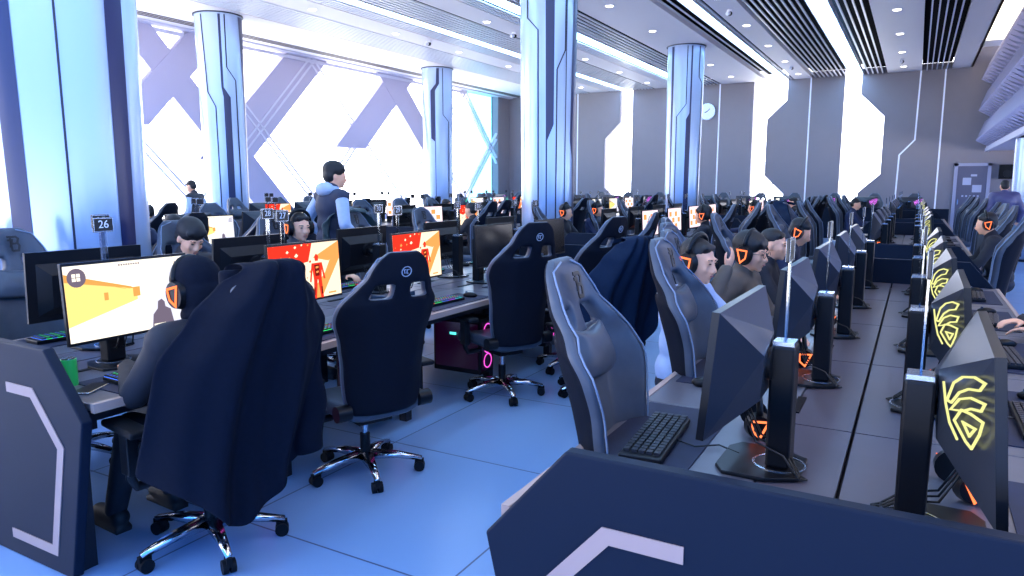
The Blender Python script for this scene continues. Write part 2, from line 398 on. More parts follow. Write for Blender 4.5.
column(-5.4,18.75,[ln([(T,.08),(3.62,.08),(3.32,-.42),(.1,-.42)],.05),(2,[(T,.28,.36),(3.4,.28,.36),(3.25,.1,.36),(.1,.08,.36)]),ln([(T,.72),(4.3,.72),(4.15,.9),(.1,.9)],.05),(2,[(T,-.74,-.62),(4.4,-.74,-.62),(2.2,-.74,-.66),(.1,-.7,-.66)])],2.7,'blue and white column right of the tallest column beside the wall clock')
column(-13,10.6,[ln([(T,-.7),(3.5,-.6),(3.2,-.3),(.1,-.3)],.05),(2,[(T,-.02,.08),(3.6,-.02,.08),(3.4,.05,.35),(.1,.05,.35)]),ln([(T,.25),(4.0,.25),(3.75,.6),(.1,.65)],.05),(2,[(T,.8,.99),(4.5,.85,.99),(3.5,.92,.99),(.1,.95,.99)])],2.7,'white column in front of the bright windows near the standing man')
column(-13,18.5,[(2,[(T,-.05,.12),(4.6,-.1,.12),(4.4,-.45,-.15),(3.0,-.45,-.15),(2.9,-.2,-.15),(.1,-.2,-.15)]),ln([(T,.35),(3.7,.35),(3.5,.72),(.1,.72)],.05)],2.7,'slim white column in front of the far windows')
column(2.2,18.75,[ln([(2.55,.3),(.1,.3)],.05),ln([(2.55,-.35),(.1,-.35)],.04)],2.3,'white and blue column under the faceted balcony',z1=2.6)
#FURN
# ------------------------------------------------------------------ generic thick grid (chair shells, coats)
def thick(nu,nv,fn,tfn,mask=None,mi=(0,0,0)):
    """fn(u,v)->Vector front surface, tfn(u,v)->Vector offset to back. mask(u,v)->True = hole."""
    mb=MB(); us=[-1+2*i/nu for i in range(nu+1)]; vs_=[j/nv for j in range(nv+1)]
    F={};V=[]
    for j in range(nv+1):
        for i in range(nu+1):
            p=fn(us[i],vs_[j]); V.append(p)
    n=len(V)
    for j in range(nv+1):
        for i in range(nu+1):
            V.append(V[j*(nu+1)+i]+tfn(us[i],vs_[j]))
    live=lambda i,j: 0<=i<nu and 0<=j<nv and not (mask and mask((us[i]+us[i+1])/2,(vs_[j]+vs_[j+1])/2))
    f0=[];f1=[];f2=[]
    id=lambda i,j:j*(nu+1)+i
    for j in range(nv):
        for i in range(nu):
            if not live(i,j): continue
            a,b,c,d=id(i,j),id(i+1,j),id(i+1,j+1),id(i,j+1)
            f0.append((a,b,c,d)); f1.append((a+n,d+n,c+n,b+n))
            for (x,y,p,q) in ((i-1,j,d,a),(i+1,j,b,c),(i,j-1,a,b),(i,j+1,c,d)):
                if not live(x,y): f2.append((q,p,p+n,q+n))
    fs=f0+f1+f2
    mb.v=[tuple(p) for p in V]; mb.f=[list(q) for q in fs]; mb.m=[mi[0]]*len(f0)+[mi[1]]*len(f1)+[mi[2]]*len(f2); mb.sm=[True]*len(fs)
    return mb
def lerp(tb,v):
    for (a,x),(b,y) in zip(tb,tb[1:]):
        if v<=b: 
            t=(v-a)/(b-a) if b>a else 0; t=t*t*(3-2*t); return x+(y-x)*t
    return tb[-1][1]
WB=[(0,.19),(.12,.225),(.3,.235),(.45,.25),(.6,.285),(.68,.28),(.78,.215),(.86,.17),(.94,.145),(1,.075)]
LEAN=math.tan(R(13)); Z0=.44; HB=.91
def backx(v): return -.235-LEAN*HB*v+.03*math.sin(PI*min(1,v*1.1))
def bfront(u,v):
    w=lerp(WB,v); bol=lerp([(0,.05),(.25,.085),(.6,.12),(.72,.085),(.85,.03),(1,.0)],v)
    k=max(0,abs(u)-.45)/.55
    return Vector((backx(v)+bol*k**1.3-.01, u*w, Z0+HB*v))
def bthick(u,v):
    k=abs(u); return Vector((-(.055+.02*(1-k))*lerp([(0,1),(.8,1),(1,.6)],v)-.0,0,0))
hole=lambda u,v: .22<abs(u)<.62 and .73<v<.815
LB=[(-.028,.05),(.02,.05),(.028,.035),(.024,.008),(.03,-.01),(.026,-.04),(.018,-.05),(-.02,-.05),(-.02,-.035),(.012,-.033),(.014,-.008),(-.012,-.002),(-.03,.012),(-.026,-.018)]
def make_chair(full=True):
    t=empty('gaming_chair')
    if full:
        b=thick(18,26,bfront,bthick,hole,(0,1,2)).build('backrest',[M_cleath,M_cback,M_cleath],t,fix=False); subd(b,1)
        # piping along the outline
        for sg in (-1,1):
            mb=MB(); mb.tube([bfront(sg*.965,v/24)+Vector((.001,0,0)) for v in range(0,24)]+[bfront(sg*.5,.985)+Vector((.004,0,.002))],.0038,6); mb.build('piping',M_pipe,b)
        fr=lambda u,v,w:tuple(bfront(0,0)*0+Vector((backx(.9)+.022+w-(v)*.25,u,Z0+HB*.9+v)))
        mb=MB(); mb.stroke([(-.03,.04),(.018,.04),(.03,.028),(.022,.004),(.03,-.012),(.022,-.04),(-.012,-.04)],.013,fr,.004); mb.stroke([(-.03,.022),(-.004,.022),(-.018,-.022)],.012,fr,.004); mb.stroke([(-.012,0),(.02,.002)],.011,fr,.004); mb.stroke([(-.012,.036),(-.012,-.042)],.011,fr,.004)
        mb.build('front_emblem',M_logo_d,b)
        bk=lambda u,v,w:(backx(.885)-.078-w-v*.25,-u,Z0+HB*.885+v)
        mb=MB(); mb.stroke([(.026*math.cos(a*PI/9),.026*math.sin(a*PI/9)) for a in range(18)],.004,bk,.003,closed=True)
        mb.stroke([(.014,.01),(.002,.01),(.002,-.009),(.01,-.009)],.004,bk,.003); mb.stroke([(-.004,.01),(-.015,.01),(-.008,-.01)],.004,bk,.003)
        mb.build('round_badge',M_logo_w,b)
        # neck pillow
        pf=lambda u,v:Vector((backx(.66+v*.14)+.03+.05*math.sqrt(max(0,1-u*u))*math.sin(PI*(.1+.8*v))**.5, u*(.155+.03*math.cos(PI*v*1.0)), Z0+HB*(.56+.17*v)+.02*u*u))
        pl=thick(10,8,pf,lambda u,v:Vector((-.05*math.sqrt(max(0.02,1-u*u)),0,0))).build('neck_pillow',M_cleath,t,fix=False); subd(pl,1)
        # seat
        def sf(u,v): # v back->front
            k=max(0,abs(u)-.5)/.5
            return Vector((-.25+.52*v,u*(.25+.02*math.sin(PI*v)),.475+.05*k**1.4*(1-.5*v)+.02*v-.04*max(0,v-.85)/.15))
        st=thick(12,12,sf,lambda u,v:Vector((0,0,-.085))).build('seat',M_cleath,t,fix=False); subd(st,1)
        for sg in (-1,1):
            a=empty('armrest'); a.parent=t
            mb=MB(); mb.tube([(-.02,sg*.2,.385),(-.02,sg*.31,.38),(-.02,sg*.33,.42),(-.02,sg*.33,.6)],.021,8); mb.box(-.055,.02,sg*.33-.022,sg*.33+.022,.44,.62); bevel(mb.build('arm_post',M_black,a))
            bevel(MB().box(-.15,.13,sg*.33-.045,sg*.33+.045,.62,.65).build('arm_pad',M_blackm,a),.012,3)
            # side hinge
            MB().cyl((-.235,sg*.2,.47),(-.235,sg*.275,.47),.045,n=16).build('hinge_cover',M_black,t)
        mb=MB(); mb.box(-.14,.12,-.1,.1,.34,.385); mb.tube([(.02,-.1,.36),(.02,-.25,.35),(.02,-.29,.345)],.008,6); bevel(mb.build('tilt_mechanism',M_black,t))
        MB().cyl((0,0,.2),(0,0,.35),.016,n=14).build('gas_rod',M_chrome,t); MB().cyl((0,0,.1),(0,0,.24),.028,n=14).build('gas_cylinder',M_black,t)
        for k in range(5):
            a=2*PI*k/5+.35; c,s_=math.cos(a),math.sin(a); T=Matrix.Rotation(a,4,'Z')
            lg=MB(); lg.add([(.02,-.032,.135),(.02,.032,.135),(.02,.032,.09),(.02,-.032,.09),(.18,-.022,.118),(.18,.022,.118),(.18,.018,.085),(.18,-.018,.085),(.315,-.014,.085),(.315,.014,.085),(.315,.012,.063),(.315,-.012,.063)],
               [(0,1,5,4),(1,2,6,5),(2,3,7,6),(3,0,4,7),(4,5,9,8),(5,6,10,9),(6,7,11,10),(7,4,8,11),(0,3,2,1),(8,9,10,11)],0,True,T)
            l=lg.build('base_leg',M_chrome,t); 
            cs=MB(); 
            for sy in (-.016,.016): cs.cyl((.30,sy-.011,.03),(.30,sy+.011,.03),.03,n=14,T=T)
            cs.box(.275,.325,-.012,.012,.03,.072,0,T); cs.build('caster',M_blackm,l)
    else:
        mb=thick(12,16,bfront,bthick,lambda u,v: .2<abs(u)<.66 and .72<v<.83,(0,1,0))
        for sg in (-1,1): mb.tube([bfront(sg*1.0,v/10)+Vector((.006,sg*.004,0)) for v in range(0,11)],.006,4,2)
        sfm=thick(6,6,lambda u,v:Vector((-.25+.52*v,u*.26,.48+.04*max(0,abs(u)-.5)*2)),lambda u,v:Vector((0,0,-.085)))
        o=len(mb.v); mb.v+=sfm.v; mb.f+=[[i+o for i in q] for q in sfm.f]; mb.m+=[0]*len(sfm.f); mb.sm+=[True]*len(sfm.f)
        mb.cyl((0,0,.09),(0,0,.4),.028,n=8,mi=3)
        for k in range(5):
            a=2*PI*k/5+.35; T=Matrix.Rotation(a,4,'Z'); mb.box(.02,.32,-.02,.02,.07,.11,3,T); mb.box(.28,.33,-.025,.025,0,.06,3,T)
        mb.ell((backx(.66)+.04,0,Z0+HB*.64),(.045,.15,.08),8)
        bpy.data.objects.remove(t)
        t=mb.build('gaming_chair',[M_cleath,M_cback,M_pipe,M_black],None,fix=False)
    return t
chair_near=make_chair(True); CN=tree(chair_near); L0=LEAN; LEAN=math.tan(R(21)); HB=.86; chair_rec=make_chair(True); CR=tree(chair_rec); LEAN=L0; HB=.91; chair_far=make_chair(False); CF=tree(chair_far)
USED={}
def use(T,proto):
    if not USED.get(proto.name): USED[proto.name]=1; return proto
    return copy_tree(T)
def chair(x,y,rz,label,near=False,group='gaming chairs at the desk rows',s=1.):
    c=use(CR,chair_rec) if near==2 else use(CN,chair_near) if near else use(CF,chair_far)
    c.scale=(1,1,s)
    c.location=(x,y,0); c.rotation_euler=(0,0,rz); tag(c,label,'chair',group); return c
# ------------------------------------------------------------------ desks
def desk(cx,y0,y1,name,n,inl=True):
    t=empty('gaming_desk',(cx,(y0+y1)/2,0),label=name,cat='desk'); h=(y1-y0)/2
    L=2*h-.12; pit=L/n
    for sg in (-1,1):
        for k in range(n):
            a=-h+.06+k*pit; x0,x1=(.22,.76)
            xa,xb=(sg*x0,sg*x1) if sg>0 else (-x1,-x0)
            p=bevel(MB().box(xa,xb,a+.002,a+pit-.002,.715,.745).build('desk_top',M_desk,t),.004)
            xe0,xe1=(sg*.76,sg*.785) if sg>0 else (-.785,-.76)
            MB().box(xe0,xe1,a,a+pit,.71,.747).build('edge_strip',M_edge,p)
    for sg in (-1,1):
        for k in range(n):
            a=-h+.06+k*pit+(.3 if sg<0 else 0)*0
            x0,x1=(.006,.216) if sg>0 else (-.216,-.006)
            mb=MB(); mb.box(x0,x1,a+.004,a+pit-.004,.72,.742); 
            q=mb.build('tray_lid',M_lid,t)
            s0,s1=(.196,.228) if sg>0 else (-.228,-.196)
            MB().box(s0,s1,a+pit*.12,a+pit*.32,.735,.7475).build('cable_slot',M_blackm,q)
    # frame
    mb=MB(); 
    for sg in (-1,1): mb.box(sg*.7-.02,sg*.7+.02,-h+.06,h-.06,.66,.71)
    mb.box(-.22,.22,-h+.06,h-.06,.52,.70)
    mb.build('under_frame',M_frame,t)
    for k in range(n+1):
        yy=-h+.09+(2*h-.18)*k/n
        mb=MB()
        for sg in (-1,1): mb.box(sg*.58-.03,sg*.58+.03,yy-.03,yy+.03,0,.66)
        mb.box(-.7,.7,yy-.025,yy+.025,.62,.70); mb.build('leg_frame',M_frame,t)
    # end panels
    O=[(-.57,.955),(.57,.955),(.80,.69),(.64,-.0),(-.64,-.0),(-.80,.69)]
    for e_,yy in ((-1,-h),(1,h-.045)):
        pm=MB(); pm.prism(O,XZ(yy),.045); pn=bevel(pm.build('end_panel',M_panel,t),.007,3)
        W=.042; ys=-h-.004 if e_<0 else h
        for m_ in (-1,1):
            q=MB(); q.stroke([(.27*m_,.765),(.46*m_,.765),(.64*m_,.56),(.53*m_,.1),(.2*m_,.1)],W,XZ(ys),.004); q.build('panel_inlay',M_inlay,pn)
    return t
TX=[-.135,-3.54,-7.25,-10.75]
SEG=[(1.52,7.15,5),(8.9,14.2,4),(15.9,21.2,4)]
TN=['rightmost long desk','second long desk from the right','third long desk','fourth long desk by the windows']; SN=['near','middle','far']
for ti,cx in enumerate(TX):
    for si,(a,b_,n) in enumerate(SEG):
        if ti==1 and si==0: a=1.5
        desk(cx,a,b_,'%s section of the %s with angular end panels'%(SN[si],TN[ti]),n)
# ------------------------------------------------------------------ monitors
M_scr=emis('screen_off',(24,26,34),.6)
def bars(mb,rects,mi,z=.0135):
    for (a,b,c,d) in rects: mb.add([(z,a,c),(z,b,c),(z,b,d),(z,a,d)],[(0,1,2,3)],mi)
M_s_cream=emis('game_cream',(255,246,226),1.15); M_s_yel=emis('game_yellow',(252,216,128),1.05); M_s_yel2=emis('game_ochre',(222,160,84),.95)
M_s_lil=emis('game_pale',(214,214,232),1.1); M_s_dk=emis('game_grey',(120,108,128),.8); M_s_red=emis('art_red',(226,52,36),1.05); M_s_or=emis('art_orange',(250,150,80),1.1); M_s_pe=emis('art_peach',(255,226,190),1.15); M_s_dr=emis('art_dark_red',(120,30,26),.8); M_s_pink=emis('menu_pink',(255,225,235),1.1); M_s_bl=emis('menu_blue',(120,170,235),.9)
def poly(mb,pts,mi,z): mb.add([(z,u,v) for u,v in pts],[tuple(range(len(pts)))],mi)
SW,SH=.60,.338
def scr_game():
    mb=MB(); z=.0100; w,h=SW/2,SH/2
    poly(mb,[(-w,-h),(w,-h),(w,h),(-w,h)],0,z)
    poly(mb,[(-w,-.02),(-w,.10),(.03,.035),(.03,-.015),(-w,-.10)],1,z+.0004)
    poly(mb,[(-w,.10),(-w,.135),(.0,.05),(.03,.035)],2,z+.0006)
    for k in range(4): poly(mb,[(-.22+.055*k,.10-.016*k),(-.2+.055*k,.10-.016*k),(-.02+.02*k,.04),(-.025+.02*k,.04)],2,z+.0008)
    poly(mb,[(.01,.0),(.045,.0),(.045,.045),(.01,.045)],2,z+.001)
    poly(mb,[(-.13,.0),(-.11,.0),(-.11,.035),(-.13,.035)],2,z+.001)
    poly(mb,[(.09,-h),(.09,.0),(w,.14),(w,-h)],3,z+.0005); poly(mb,[(.1,.05),(.28,.16),(w,.16),(w,.10),(.12,-.02)],3,z+.0007)
    poly(mb,[(.09,-h),(.10,-.10),(.125,-.075),(.13,-.04),(.15,-.03),(.165,-.045),(.168,-.07),(.195,-.085),(.21,-h)],4,z+.0012)
    cx,cy=-.245,.115
    poly(mb,[(cx+.042*math.cos(2*PI*k/20),cy+.042*math.sin(2*PI*k/20)) for k in range(20)],4,z+.0012)
    for q in range(4): poly(mb,[(cx-.02+.02*(q%2),cy-.015+.018*(q//2)),(cx-.004+.02*(q%2),cy-.015+.018*(q//2)),(cx-.004+.02*(q%2),cy+.0+.018*(q//2)),(cx-.02+.02*(q%2),cy+.0+.018*(q//2))],0,z+.0016)
    for k in range(4): poly(mb,[(.235,.145-.013*k),(.285,.145-.013*k),(.285,.139-.013*k),(.235,.139-.013*k)],4,z+.0016)
    for k in range(9): poly(mb,[(-.05+.012*k,.158),(-.042+.012*k,.158),(-.042+.012*k,.15),(-.05+.012*k,.15)],4,z+.0016)
    poly(mb,[(.1,-.155),(.16,-.155),(.16,-.147),(.1,-.147)],0,z+.0018)
    return mb,[M_s_cream,M_s_yel,M_s_yel2,M_s_lil,M_s_dk]
def scr_art():
    mb=MB(); z=.0100; w,h=SW/2,SH/2; rnd=random.Random(3)
    poly(mb,[(-w,-h),(w,-h),(w,h),(-w,h)],0,z)
    poly(mb,[(-w,.03),(-w,h),(.06,h),(.02,.06),(-.1,.045),(-.2,.0)],1,z+.0004)
    poly(mb,[(-.02,-h),(.16,-.02),(.26,.13),(w,h),(w,.06),(.12,-h)],2,z+.0005)
    poly(mb,[(.06,.08),(w,h),(w,.12),(.2,.05)],2,z+.0006)
    for k in range(34):
        a,b=rnd.uniform(-.29,.04),rnd.uniform(-.06,.165); s=rnd.uniform(.004,.016)
        poly(mb,[(a-s,b),(a,b-s*.8),(a+s*1.2,b+s*.1),(a+.2*s,b+s)],rnd.choice([1,1,2,0]),z+.0009+.00001*k)
    def fig(x,s,zz):
        P=lambda L,mi,dz: poly(mb,[(x+a*s,b*s) for a,b in L],mi,zz+dz)
        P([(-.012,.05),(.012,.05),(.016,.075),(.0,.09),(-.016,.075)],1,0); P([(-.04,.04),(.04,.04),(.03,-.05),(-.03,-.05)],1,.0001)
        P([(-.04,.04),(-.028,.04),(-.05,-.06),(-.062,-.055)],1,.0002); P([(.04,.04),(.028,.04),(.046,-.05),(.06,-.05)],1,.0002)
        P([(-.03,-.05),(-.002,-.05),(-.018,-.15),(-.04,-.15)],1,.0002); P([(.03,-.05),(.002,-.05),(.016,-.15),(.038,-.15)],1,.0002)
        P([(-.02,.03),(.02,.03),(.016,-.03),(-.016,-.03)],3,.0003); P([(-.01,.02),(.012,.022),(.01,.012),(-.01,.01)],2,.0005); P([(-.008,-.005),(.01,-.003),(.01,-.012),(-.008,-.015)],2,.0005)
        P([(-.034,-.09),(-.022,-.09),(-.026,-.13),(-.036,-.13)],3,.0004); P([(.022,-.09),(.034,-.09),(.034,-.13),(.022,-.13)],3,.0004)
    fig(-.08,1.05,z+.0018); fig(.09,1.15,z+.0014)
    poly(mb,[(.18,-.155),(.25,-.155),(.25,-.145),(.18,-.145)],2,z+.002)
    return mb,[M_s_pe,M_s_red,M_s_or,M_s_dr]
def scr_off():
    mb=MB(); w,h=SW/2,SH/2; poly(mb,[(-w,-h),(w,-h),(w,h),(-w,h)],0,.01); return mb,[mat('screen_black',(14,15,22),.18)]
def scr_menu():
    mb=MB(); w,h=SW/2,SH/2; poly(mb,[(-w,-h),(w,-h),(w,h),(-w,h)],0,.01)
    for i in range(4):
        for j in range(3): poly(mb,[(-.26+.13*i,-.13+.09*j),(-.15+.13*i,-.13+.09*j),(-.15+.13*i,-.06+.09*j),(-.26+.13*i,-.06+.09*j)],1+(i+j)%2,.0106)
    return mb,[M_s_pink,M_s_or,M_s_lil]
SCR={}
def scrmesh(kind):
    if kind not in SCR:
        mb,ms={'game':scr_game,'art':scr_art,'off':scr_off,'menu':scr_menu}[kind](); SCR[kind]=mb.mesh('screen',ms)
    return SCR[kind]
M_mback=mat('monitor_back',(14,16,22),.34,spec=.35,noise=.1,nscale=8); M_mback2=mat('monitor_back_armour',(42,46,56),.28)
GLOW={'yellow':emis('logo_yellow',(236,236,150),.9),'purple':emis('logo_purple',(240,120,255),1.6),'green':emis('logo_green',(70,240,180),1.2),'none':mat('logo_unlit',(52,56,72),.3),'red':emis('logo_red',(255,60,50),.9)}
EYE=[([(-.10,-.02),(-.06,.03),(-.01,.055),(.05,.068),(.10,.066),(.075,.045),(.02,.035),(-.03,.015),(-.075,-.02)],1),
([(-.08,-.037),(-.03,.0),(.03,.018),(.098,.022),(.08,.002),(.03,-.006),(-.01,-.022)],1),
([(-.06,-.057),(-.02,-.022),(.03,-.018),(.088,-.02),(.07,-.052),(.03,-.095),(.0,-.088)],1),([(-.012,-.048),(.05,-.045),(.02,-.07)],1),([(-.118,.02),(-.108,-.03),(-.088,-.07),(-.045,-.098)],0)]
def make_monitor(style,glow,kind,y0=0):
    """front (screen) towards +X; origin on the desk surface under the stand column"""
    t=empty('gaming_monitor')
    MX,MZ=(.15 if style=='armour' else .17),.335        # panel centre
    T=Matrix.Translation((MX,0,MZ))@Matrix.Rotation(R(-5 if style=='armour' else -3),4,'Y')
    w,h=.308,.182
    mb=MB(); 
    if style=='armour':
        mb.box(-.012,.009,-w,w,-h,h,0,T)
        q=[(-.012,-w,-h),(-.012,w,-h),(-.012,w,h),(-.012,-w,h)]; r=[(-.115,-.03,-.08),(-.115,.12,-.09),(-.115,.15,.05),(-.105,-.02,.09)]
        mb.add(q+r,[(0,1,5,4),(1,2,6,5),(2,3,7,6),(3,0,4,7),(4,5,6,7)],1,False,T)
    else:
        mb.box(-.008,.009,-w,w,-h,h,0,T)
        q=[(-.008,-.26,-.15),(-.008,.26,-.15),(-.008,.26,.12),(-.008,-.26,.12)]; r=[(-.04,-.2,-.11),(-.04,.2,-.11),(-.04,.2,.06),(-.04,-.2,.06)]
        mb.add(q+r,[(0,1,5,4),(1,2,6,5),(2,3,7,6),(3,0,4,7),(4,5,6,7)],1,False,T)
    hs=mb.build('housing',[M_mback,M_mback2 if style=='armour' else M_mback],t); 
    MB().cyl((MX-(.125 if style=='armour' else .066),.05 if style=='armour' else 0,MZ),(MX-.035,.05 if style=='armour' else 0,MZ),.05,n=20).build('mount_ring',M_black,hs)
    so=bpy.data.objects.new('screen',scrmesh(kind)); col.objects.link(so); so.parent=t; so.matrix_local=T
    if style=='armour' and glow!='none':
        lg=MB(); U=Vector((-.1,.28,0)).normalized(); N=Vector((-.28,-.1,0)).normalized(); C0=Vector((-.054,-.212,.062))
        for pts,cl in EYE: lg.stroke([(u*.95,v*.98) for u,v in pts],.0046,lambda a,b,c:tuple(C0-U*a+Vector((0,0,b))+N*(c+.004)),.004,closed=bool(cl))
        o=lg.build('glowing_emblem',GLOW[glow],t); o.matrix_local=T
    # stand
    mb=MB(); mb.box(-.035,.035,-.045,.045,.012,.385); c=bevel(mb.build('stand_column',M_black,t),.008)
    mb=MB(); mb.cyl((0,0,.385),(0,0,.392),.03,n=14); mb.box(-.03,.03,-.035,.035,.385,.397); mb.build('column_cap',M_silver,c)
    mb=MB(); mb.prism([(-.07,-.09),(-.07,.09),(.02,.14),(.14,.14),(.17,.09),(.17,-.09),(.14,-.14),(.02,-.14)],XY(.0),.012); b=bevel(mb.build('stand_base',M_black,t),.003)
    mb=MB(); n=28; mb.stroke([(.0+.075*math.cos(2*PI*k/n),.075*math.sin(2*PI*k/n)) for k in range(n)],.006,XY(.012),.002,closed=True); mb.build('base_ring',M_silver,b)
    MB().tube([(.03,0,MZ-.02),(MX-.05,0,MZ)],.022,8).build('stand_arm',M_black,t)
    mb=MB()
    for k in range(3): mb.tube([(MX-.03,.03*k-.03,MZ-.13),(MX-.09,.04*k-.03,MZ-.25),(-.02,.03*k,.06),(-.07,.05+.02*k,.005),(-.09,.07,.004)],.0035,5)
    mb.build('cable',M_cable,t)
    return t
MT={}
def monitor(x,y,rz,style,glow,kind,label,z=.745):
    k=(style,glow,kind)
    if k not in MT:
        p=make_monitor(*k); MT[k]=tree(p); o=p
    else: o=copy_tree(MT[k])
    o.location=(x,y,z); o.rotation_euler=(0,0,rz); tag(o,label,'monitor','gaming monitors on the desks'); return o
# ------------------------------------------------------------------ number sign on acrylic pole
def make_sign():
    t=empty('number_sign')
    mb=MB(); mb.box(-.0025,.0025,-.014,.014,0,.25); mb.box(-.0025,.0025,-.03,.03,0,.006); mb.build('acrylic_pole',M_acryl,t)
    bevel(MB().box(-.005,.005,-.05,.05,.235,.305).build('number_plate',mat('plate_black',(18,18,24),.3),t),.004)
    mb=MB()
    for sx in (-1,1): mb.stroke([(-.046,.239),(.046,.239),(.046,.301),(-.046,.301)],.0035,YZ(.0052*sx),.0006*sx,closed=True)
    mb.build('plate_border',M_silver,t)
    return t
ST=None
def sign(x,y,z,rz,label,num=None):
    global ST
    if ST is None: o=make_sign(); ST=tree(o)
    else: o=copy_tree(ST)
    o.location=(x,y,z); o.rotation_euler=(0,0,rz); tag(o,label,'sign','numbered station signs')
    if num:
        for sg in (1,-1): text('number',num,.052,M_white,o,frameT((sg*.0062,0,.271),(0,sg,0),(0,0,1),(sg,0,0)),.0004)
    return o
# ------------------------------------------------------------------ keyboard, mouse, mat, headset, pc
KC=[emis('key_red',(255,40,60),1.2),emis('key_green',(60,255,130),1.2),emis('key_blue',(70,120,255),1.2),emis('key_purple',(190,80,255),1.2),emis('key_cyan',(60,230,240),1.2)]
def make_kb(mode):
    t=empty('keyboard'); rnd=random.Random(5)
    bevel(MB().box(-.068,.068,-.22,.22,0,.02).build('keyboard_case',M_black,t),.004)
    mb=MB(); ms=[M_key]+KC
    for r in range(5):
        for k in range(15):
            y=-.205+.0275*k+.004*r*0; x=.05-.0245*r
            c={'rgb':1+(k//3+r)%5,'red':1 if k<6 else 0,'plain':0,'green':2 if k%2 else 3}[mode]
            mb.box(x-.0095,x+.0095,y-.011,y+.011,.02,.029,0); 
            if c: mb.box(x-.0115,x+.0115,y-.013,y+.013,.0195,.0215,c); mb.box(x-.003,x+.004,y-.004,y+.004,.029,.0294,c)
    mb.build('keycap',ms,t)
    MB().tube([(-.068,0,.012),(-.13,.02,.006),(-.2,-.03,.005),(-.27,.02,.005)],.003,5).build('cable',M_cable,t)
    return t
def make_mouse():
    t=empty('computer_mouse'); MB().ell((0,0,.012),(.058,.031,.024),14).build('mouse_body',M_black,t)
    MB().cyl((.03,-.004,.034),(.03,.004,.034),.008,n=10).build('scroll_wheel',M_silver,t); return t
def make_headset():
    t=empty('headset')
    n=13
    mb=MB(); mb.tube([(0,.085*math.cos(PI*k/(n-1)),.13+.07*math.sin(PI*k/(n-1))-.0) for k in range(n)],.011,8); mb.build('headband',M_black,t)
    for sg in (-1,1):
        e_=MB(); e_.cyl((0,sg*.066,.09),(0,sg*.1,.09),.048,.04,n=18); e=e_.build('ear_cup',M_black,t)
        q=MB(); q.stroke([(-.028,.112),(.024,.112),(.022,.078),(-.002,.056)],.007,XZ(sg*.101),.003*sg,closed=True); q.build('ear_glow',emis('ear_orange',(255,120,70),1.6),e)
    return t
def make_pc():
    t=empty('computer_tower')
    bevel(MB().box(-.22,.22,-.1,.1,0,.44).build('case',M_black,t),.006)
    mb=MB(); mb.box(.2,.226,-.085,.085,.03,.41); mb.box(-.2,.2,-.103,-.1,.04,.4); p=mb.build('side_panel',mat('tinted_panel',(20,12,28),.15,em=(170,30,170),es=.012),t)
    for z in (.1,.22,.34):
        q=MB(); n=20; q.stroke([(.055*math.cos(2*PI*k/n),z+.055*math.sin(2*PI*k/n)) for k in range(n)],.009,YZ(.227),.002,closed=True)
        q.build('fan_ring',emis('fan_magenta',(255,90,220),1.0),p)
    mb=MB(); mb.box(-.06,.0,-.105,-.103,.30,.32); mb.build('light_bar',emis('fan_cyan',(90,240,230),1.2),p)
    return t
PT={}
def prop(kind,mk,x,y,z,rz,label,cat,group=None):
    if kind not in PT: o=mk(); PT[kind]=tree(o)
    else: o=copy_tree(PT[kind])
    o.location=(x,y,z); o.rotation_euler=(0,0,rz); tag(o,label,cat,group); return o
MATM=MB().box(-.16,.16,-.38,.38,0,.004).mesh('mouse_mat',mat('desk_mat_navy',(16,26,56),.7,noise=.5,nscale=12)); fixn(MATM)
OR2='first second third fourth fifth sixth seventh eighth ninth tenth eleventh twelfth thirteenth'.split()
ORD=['first','second','third','fourth','fifth']
SIDE={1:'aisle',-1:'window'}
seats={}
Ys={0:[2.02,3.13,4.25,5.38,6.48],1:[9.6,10.75,11.9,13.05],2:[16.6,17.75,18.9,20.05]}
TS=['rightmost desk','second desk from the right','third desk from the right','window desk']
skipchair={(1,0,1,0),(1,0,1,1),(1,0,1,2),(1,0,1,3),(1,0,1,4),(0,0,-1,0),(0,0,-1,1),(0,0,-1,2)}
